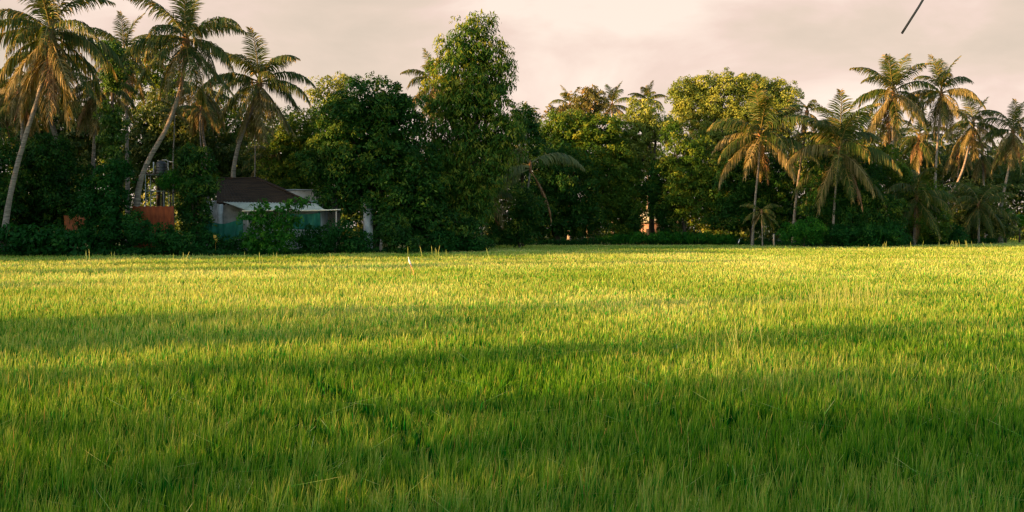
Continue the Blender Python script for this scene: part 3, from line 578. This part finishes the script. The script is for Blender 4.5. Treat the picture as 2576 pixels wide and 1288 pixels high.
# ------------------------------------------------------------------ the house and its yard
def grid(a, b, c, d, nu, nv, fn=None):
    """a-b top edge, d-c bottom edge"""
    u = np.linspace(0, 1, nu)[:, None, None]; v = np.linspace(0, 1, nv)[None, :, None]
    g = (a*(1-u)+b*u)*(1-v) + (d*(1-u)+c*u)*v
    if fn is not None: g = g + fn(u, v)
    return g
def up(f): return lambda u, v: np.concatenate([0*(u+v), 0*(u+v), f(u, v) + 0*(u+v)], axis=2)
hg = G(650, 84); house = empty('house', hg, 'old single storey house with brown tiled roof and green nets', 'house')
rl, rr_ = P(545, 449, 87), P(648, 449, 87); el, er = P(545, 509, 82.6), P(800, 521, 82.6)
bl, br = np.array([el[0], 91.4, el[2]]), np.array([er[0], 91.4, er[2]])
tile = up(lambda u, v: .045*np.sin(u*150) + .05*((v*9) % 1.0) - .05 + .05*np.sin(v*3+u*2))
mb = MB(); mb.sheet(grid(rl, rr_, er, el, 150, 46, tile), (0, .03, -.09))
mb.sheet(grid(rr_ + [.02, 0, -.01], rl + [-.02, 0, -.01], bl, br, 60, 20, tile), (0, -.03, -.09))
mb.sheet(grid(rr_ + [.03, .02, 0], rr_ + [.06, .05, 0], br + [.05, 0, 0], er + [.05, .03, 0], 40, 20, tile), (0, 0, -.09))
roof = mb.build('roof', M['tile'], house, hg)
MB().tube([rl + [-.1, 0, .03], (rl+rr_)/2 + [0, 0, -.02], rr_ + [.1, 0, .03]], .12, 8, wob=.1).build('ridge', M['tile'], roof, hg)
MB().tube([rr_ + [0, -.05, .03], (rr_+er)/2 + [0, -.05, .06], er + [0, -.05, .06]], .11, 8, wob=.12).build('hip_ridge', M['tile'], roof, hg)
zt = el[2] - .12
mb = MB(); x0, x1 = P(518, 550, 84)[0], P(800, 550, 84)[0]
mb.box(((x0+x1)/2, 84.1, zt/2 + .15), (x1-x0, .22, zt+.3)); mb.box((x0-.1, 87, zt/2), (.2, 5.6, zt)); mb.box((x1+.12, 87, zt/2), (.22, 5.6, zt)); mb.box(((x0+x1)/2, 90, zt/2), (x1-x0, .2, zt))
mb.build('wall', M['white'], house, hg)
q = P(554, 532, 82.2); MB().box((q[0], 82.2, zt/2), (.42, .36, zt - .1)).build('pillar', M['white'], house, hg)
q = P(582, 540, 83.6); MB().box((q[0], 83.9, 1.25), (1.15, .12, 2.1)).box((q[0], 83.93, 2.5), (1.15, .1, .5)).build('door', M['grey'], house, hg)
q = P(526, 540, 83.6); w_ = MB().box((q[0]+.02, 83.95, 1.9), (.5, .14, .75)).build('window', M['dark'], house, hg); MB().box((q[0]+.02, 83.86, 1.9), (.06, .06, .75)).box((q[0]+.02, 83.84, 2.29), (.6, .08, .07)).box((q[0]+.02, 83.84, 1.51), (.6, .08, .07)).build('frame', M['wood'], w_, hg)
cor = up(lambda u, v: .028*np.sin(u*190))
a, b, c, d = P(562, 508, 82.5), P(792, 511, 82.5), P(815, 527, 80.3), P(618, 528, 80.3)
MB().sheet(grid(a, b, c, d, 200, 8, cor), (0, 0, -.03)).build('lean_to_roof', M['asbestos'], house, hg)
a, b = P(609, 531, 80.2), P(857, 528, 80.2)
mb = MB(); tt = np.linspace(0, 1, 25); mb.tube(a*(1-tt[:, None]) + b*tt[:, None] + np.array([0, 0, 1])*(.03*np.sin(tt*7))[:, None], .058 + .012*(np.arange(25) % 5 == 0), 8)
mb.build('bamboo_beam', M['bamboo'], house, hg, True)
for px in (622, 700, 845):
    q = P(px, 530, 80.25); MB().tube([(q[0], 80.25, -.2), (q[0]+.03, 80.25, q[2]-.06)], .06, 7).build('bamboo_post', M['post'], house, hg)
# flat roofed annexe
k = P(747, 505, 86); rz = R(40)
an = empty('annexe', (k[0], 86, 0), 'flat roofed concrete annexe with stained walls right of the tiles', 'building')
H = P(747, 479, 86)[2]
def annex_pt(u, v, z): return np.array([u*math.cos(R(28)) - v*math.sin(R(62)), u*math.sin(R(28)) + v*math.cos(R(62)), z])
c4 = [annex_pt(0, 0, 0), annex_pt(3.9, 0, 0), annex_pt(3.9, 2.6, 0), annex_pt(0, 2.6, 0)]
MB().hexa(c4 + [p + [0, 0, H] for p in c4]).build('wall', M['stain'], an)
c5 = [annex_pt(-.12, -.12, H), annex_pt(4.02, -.12, H), annex_pt(4.02, 2.72, H), annex_pt(-.12, 2.72, H)]
MB().hexa([p + [0, 0, .002] for p in c5] + [p + [0, 0, .11] for p in c5]).build('roof_slab', M['grey'], an)
# pillar
q = G(926, 83); H = P(926, 511, 83)[2]
pl = empty('plaster_pillar', q, 'white plastered pillar half hidden by the mango tree', 'pillar')
MB().box((0, 0, H/2 + .05), (.62, .52, H - .1), R(38)).box((0, 0, H + .02), (.5, .4, .05), R(38)).build('shaft', M['white'], pl)
MB().box((0, 0, .2), (.74, .64, .5), R(38)).build('plinth', M['rust'], pl)
# water tower
wt = empty('water_tower', G(396, 80), 'thin galvanised pipe stand under the black tank', 'tank stand')
zp = P(396, 439, 80)[2]; lx = [P(p_, 500, 80)[0] - G(396, 80)[0] for p_ in (373, 418)]
for x in lx:
    for y in (-.55, .55): MB().tube([(x*1.06, y*1.06, -.2), (x, y, zp)], .035, 7).build('leg', M['pipe'], wt)
mb = MB()
for z in (P(396, 481, 80)[2], zp - .05):
    for y in (-.55, .55): mb.tube([(lx[0], y, z), (lx[1], y, z)], .026, 6)
    for x in lx: mb.tube([(x, -.55, z), (x, .55, z)], .026, 6)
mb.tube([(lx[0], -.58, P(396, 500, 80)[2]), (lx[1]-.4, -.58, P(396, 490, 80)[2])], .024, 6); mb.build('brace', M['pipe'], wt)
MB().box((0, 0, zp + .03), (lx[1]-lx[0]+.2, 1.3, .06)).build('platform', M['wood'], wt)
tk = empty('water_tank', P(406, 439, 80) + [0, 0, .05], 'black plastic water tank on the pipe stand', 'water tank')
prof = [(0, .42), (.02, .44), (.18, .44), (.2, .42), (.24, .44), (.42, .44), (.44, .42), (.48, .44), (.66, .44), (.68, .42), (.72, .44), (.86, .42), (.98, .28)]
MB().tube([(0, 0, z) for z, r in prof], [r for z, r in prof], 20).build('body', M['tank'], tk)
MB().tube([(0, 0, .982), (0, 0, 1.05), (0, 0, 1.07)], [.2, .2, .15], 14).build('lid', M['tank'], tk)
MB().tube([(.62, -.2, -1.6), (.62, -.2, .2), (.6, -.2, 1.02), (.45, -.2, 1.12), (.05, -.05, 1.1)], .035, 7).tube([(.6, -.2, .98), (1.2, -.25, .92)], .04, 7).tube([(-.58, -.1, -.1), (-.58, -.1, .95)], .06, 8).build('pipe', M['white'], tk)
# fences, nets, tarps
g0 = G(385, 76); a, b = P(333, 519, 76), P(437, 519, 75.6); c, d = b.copy(), a.copy(); c[2] = d[2] = .02
fn = empty('tin_fence', g0, 'rusty orange corrugated tin fence below the water tank', 'fence')
MB().sheet(grid(a, b, c, d, 150, 6, lambda u, v: np.concatenate([0*(u+v), .025*np.sin(u*230)+0*v, .03*np.sin(u*40)*(1-v)], axis=2)), (0, .02, 0)).build('sheet', M['rust'], fn, g0)
for px in (336, 385, 434):
    q = P(px, 519, 76.1); MB().tube([(q[0], 76.12, -.2), (q[0], 76.12, q[2]-.1)], .05, 7).build('post', M['wood'], fn, g0)
a, b, c, d = P(160, 541, 77.5), P(204, 536, 77.5), P(236, 576, 76), P(163, 580, 76)
o = MB().sheet(grid(a, b, c, d, 14, 10, up(lambda u, v: .10*np.sin(u*9)*np.sin(v*5+u*3) - .18*np.sin(u*3.14)*(1-v))), (0, .02, -.02)).build('tarpaulin', M['tarp'], None, G(195, 77), loc=G(195, 77))
tag(o, 'orange tarpaulin draped in the dark bushes at the left', 'tarpaulin')
def net(pa, pb, Y, h, sag, label, seed):
    a, b = P(*pa, Y), P(*pb, Y); c, d = b - [0, 0, h], a - [0.1, 0, h*.9]; g = (a+b)/2; g[2] = 0
    f = lambda u, v: np.concatenate([0*(u+v), .12*np.sin(u*17+v*2.5+seed)*(.3+v) + .06*np.sin(u*41+seed), -sag*np.sin(u*3.14159)*(1-.4*v)], axis=2)
    o = MB().sheet(grid(a, b, c, d, 40, 14, f), (0, .012, 0)).build('shade_net', M['net'], None, g, loc=g, smooth=True)
    tag(o, label, 'net')
net((508, 549), (612, 545), 79.6, 1.7, .5, 'green shade net sagging in front of the white house wall', 0)
net((722, 536), (806, 535), 80.6, 1.35, .1, 'green shade net hung flat under the bamboo beam', 2)
# small house deep in the trees
h2 = empty('hidden_house', G(1634, 134), 'small pale house glimpsed through the dark trees', 'house')
MB().box((0, 0, 1.5), (3.2, 5, 3.0)).build('wall', M['pink'], h2)
MB().hexa([(-2, -3, 2.95), (2, -3, 2.95), (2, 3, 2.95), (-2, 3, 2.95), (-1.8, -.1, 4.4), (1.8, -.1, 4.4), (1.8, .1, 4.4), (-1.8, .1, 4.4)]).build('roof', M['asbestos'], h2)
dd = MB().box((-.3, -2.53, 1.05), (1.0, .08, 2.1)).build('door', M['dark'], h2)
MB().box((1.2, -2.53, 1.6), (.9, .08, .9)).build('window', M['dark'], h2)
# posts
for px, pyt, Y, lab, lean in ((958, 601, 80, 'weathered wooden post at the field edge below the mango tree', .05), (1947, 588, 107, 'weathered wooden post at the field edge beside the bright shrub', -.02)):
    q = P(px, pyt, Y); g = G(px, Y)
    o = MB().tube([(-lean, 0, -.2), (0, 0, q[2]*.5), (lean, 0, q[2]-.02), (lean, 0, q[2])], [.12, .11, .105, .07], 9, wob=.04).build('wooden_post', M['post'], None, loc=g)
    tag(o, lab, 'post', 'wooden posts at the field edge')
# egrets
def egret(label, px, py, Y, s, lean, yaw):
    q = P(px, py, Y); g = np.array([q[0], Y, 0.0]); z0 = q[2]      # body bottom height
    root = empty('egret', g, label, 'bird', 'white egrets')
    ax = np.array([[.17, 0, -.02], [.12, 0, .05], [.06, 0, .16], [.0, 0, .30], [-.035, 0, .40], [-.05, 0, .46], [-.055, 0, .52], [-.06, 0, .57], [-.075, 0, .605], [-.10, 0, .625]])
    rd = np.array([.008, .035, .068, .075, .05, .032, .026, .026, .032, .014]); ax = ax*s
    rot = lambda p: np.stack([p[:, 0]*math.cos(yaw), p[:, 0]*math.sin(yaw), p[:, 2]], 1)
    b = smooth_path(rot(ax), 24); rr = np.interp(np.linspace(0, 1, 24), np.linspace(0, 1, 10), rd)*s
    MB().tube(b + [0, 0, z0], rr, 12).build('body', M['feather'], root, smooth=True)
    bk = rot(np.array([[-.095, 0, .622], [-.15, 0, .61], [-.20, 0, .595]])*s) + [0, 0, z0]
    MB().tube(bk, [.013*s, .009*s, .002*s], 8).build('beak', M['beak'], root)
    for y in (-.03, .03):
        lg = rot(np.array([[.06, 0, .12]])*s)[0] + [-math.sin(yaw)*y, math.cos(yaw)*y, z0]
        MB().tube([lg, (lg[0]+.01, lg[1], lg[2]*.5), (lg[0], lg[1], 0)], [.016*s, .009*s, .009*s], 6).build('leg', M['leg'], root)
egret('large white egret standing upright in the rice', 1030, 668, 46, .64, 0, R(12))
egret('small white egret at the far edge of the field', 1859, 612, 110, .75, 0, R(160))
q0, q1 = P(1031, 664, 46), P(1040, 684, 44.5); g = q1.copy(); g[2] = 0
o = MB().tube([g - [0, 0, .1], q1, (q0+q1)/2 + [0, 0, .02], q0], [.014, .016, .016, .008], 7).build('dry_reed', M['reed'], None, g, loc=g)
tag(o, 'orange dry reed leaning behind the large egret', 'reed')
q = P(541, 602, 76); MB_ = MB().sheet(grid(q + [-.14, 0, .34], q + [.06, 0, .32], q + [.16, -.03, -.24], q + [.0, 0, -.2], 8, 8, lambda u, v: np.concatenate([.05*np.sin(v*3.1)*(u-.5)*2, .05*np.cos(u*6)+0*v, 0*(u+v)], axis=2)), (0, .015, 0))
g = q.copy(); g[2] = 0
o = MB_.tube([q + [0, .03, .3], q + [.02, .05, -.3], g + [0.02, .05, -.1]], .012, 6).build('yellow_leaf', M['fruit'], None, g, loc=g); tag(o, 'single yellow leaf shining in the dark below the green net', 'leaf')
# twig hanging into the top of the picture from a tree beside the photographer
tr = empty('bare_tree', (5.2, 1.0, 0), 'bare twig hanging into the top right sky', 'tree')
tip, upn = P(2266, 84, 4.2), P(2322, -12, 4.2); far_ = tip + (upn-tip)*9
t0 = np.array([5.2, 1.0, 0]); fork_ = np.array([5.3, 1.2, 6.2])
MB().tube([t0 - [0, 0, .2], t0 + [.05, .05, 3], fork_, fork_ + [.3, .2, 2]], [.2, .15, .11, .03], 9, wob=.05).build('trunk', M['bark'], tr, t0, True)
MB().tube([fork_, (fork_+far_)/2 + [0, 0, .25], far_], [.08, .05, .02], 7).build('limb', M['bark'], tr, t0, True)
tt = np.linspace(0, 1, 14)[:, None]
MB().tube(far_*(1-tt) + tip*tt + np.array([.012, 0, 0])*np.sin(tt*9), np.linspace(.008, .005, 14), 7, wob=.08).build('twig', M['twig'], tr, t0, True)
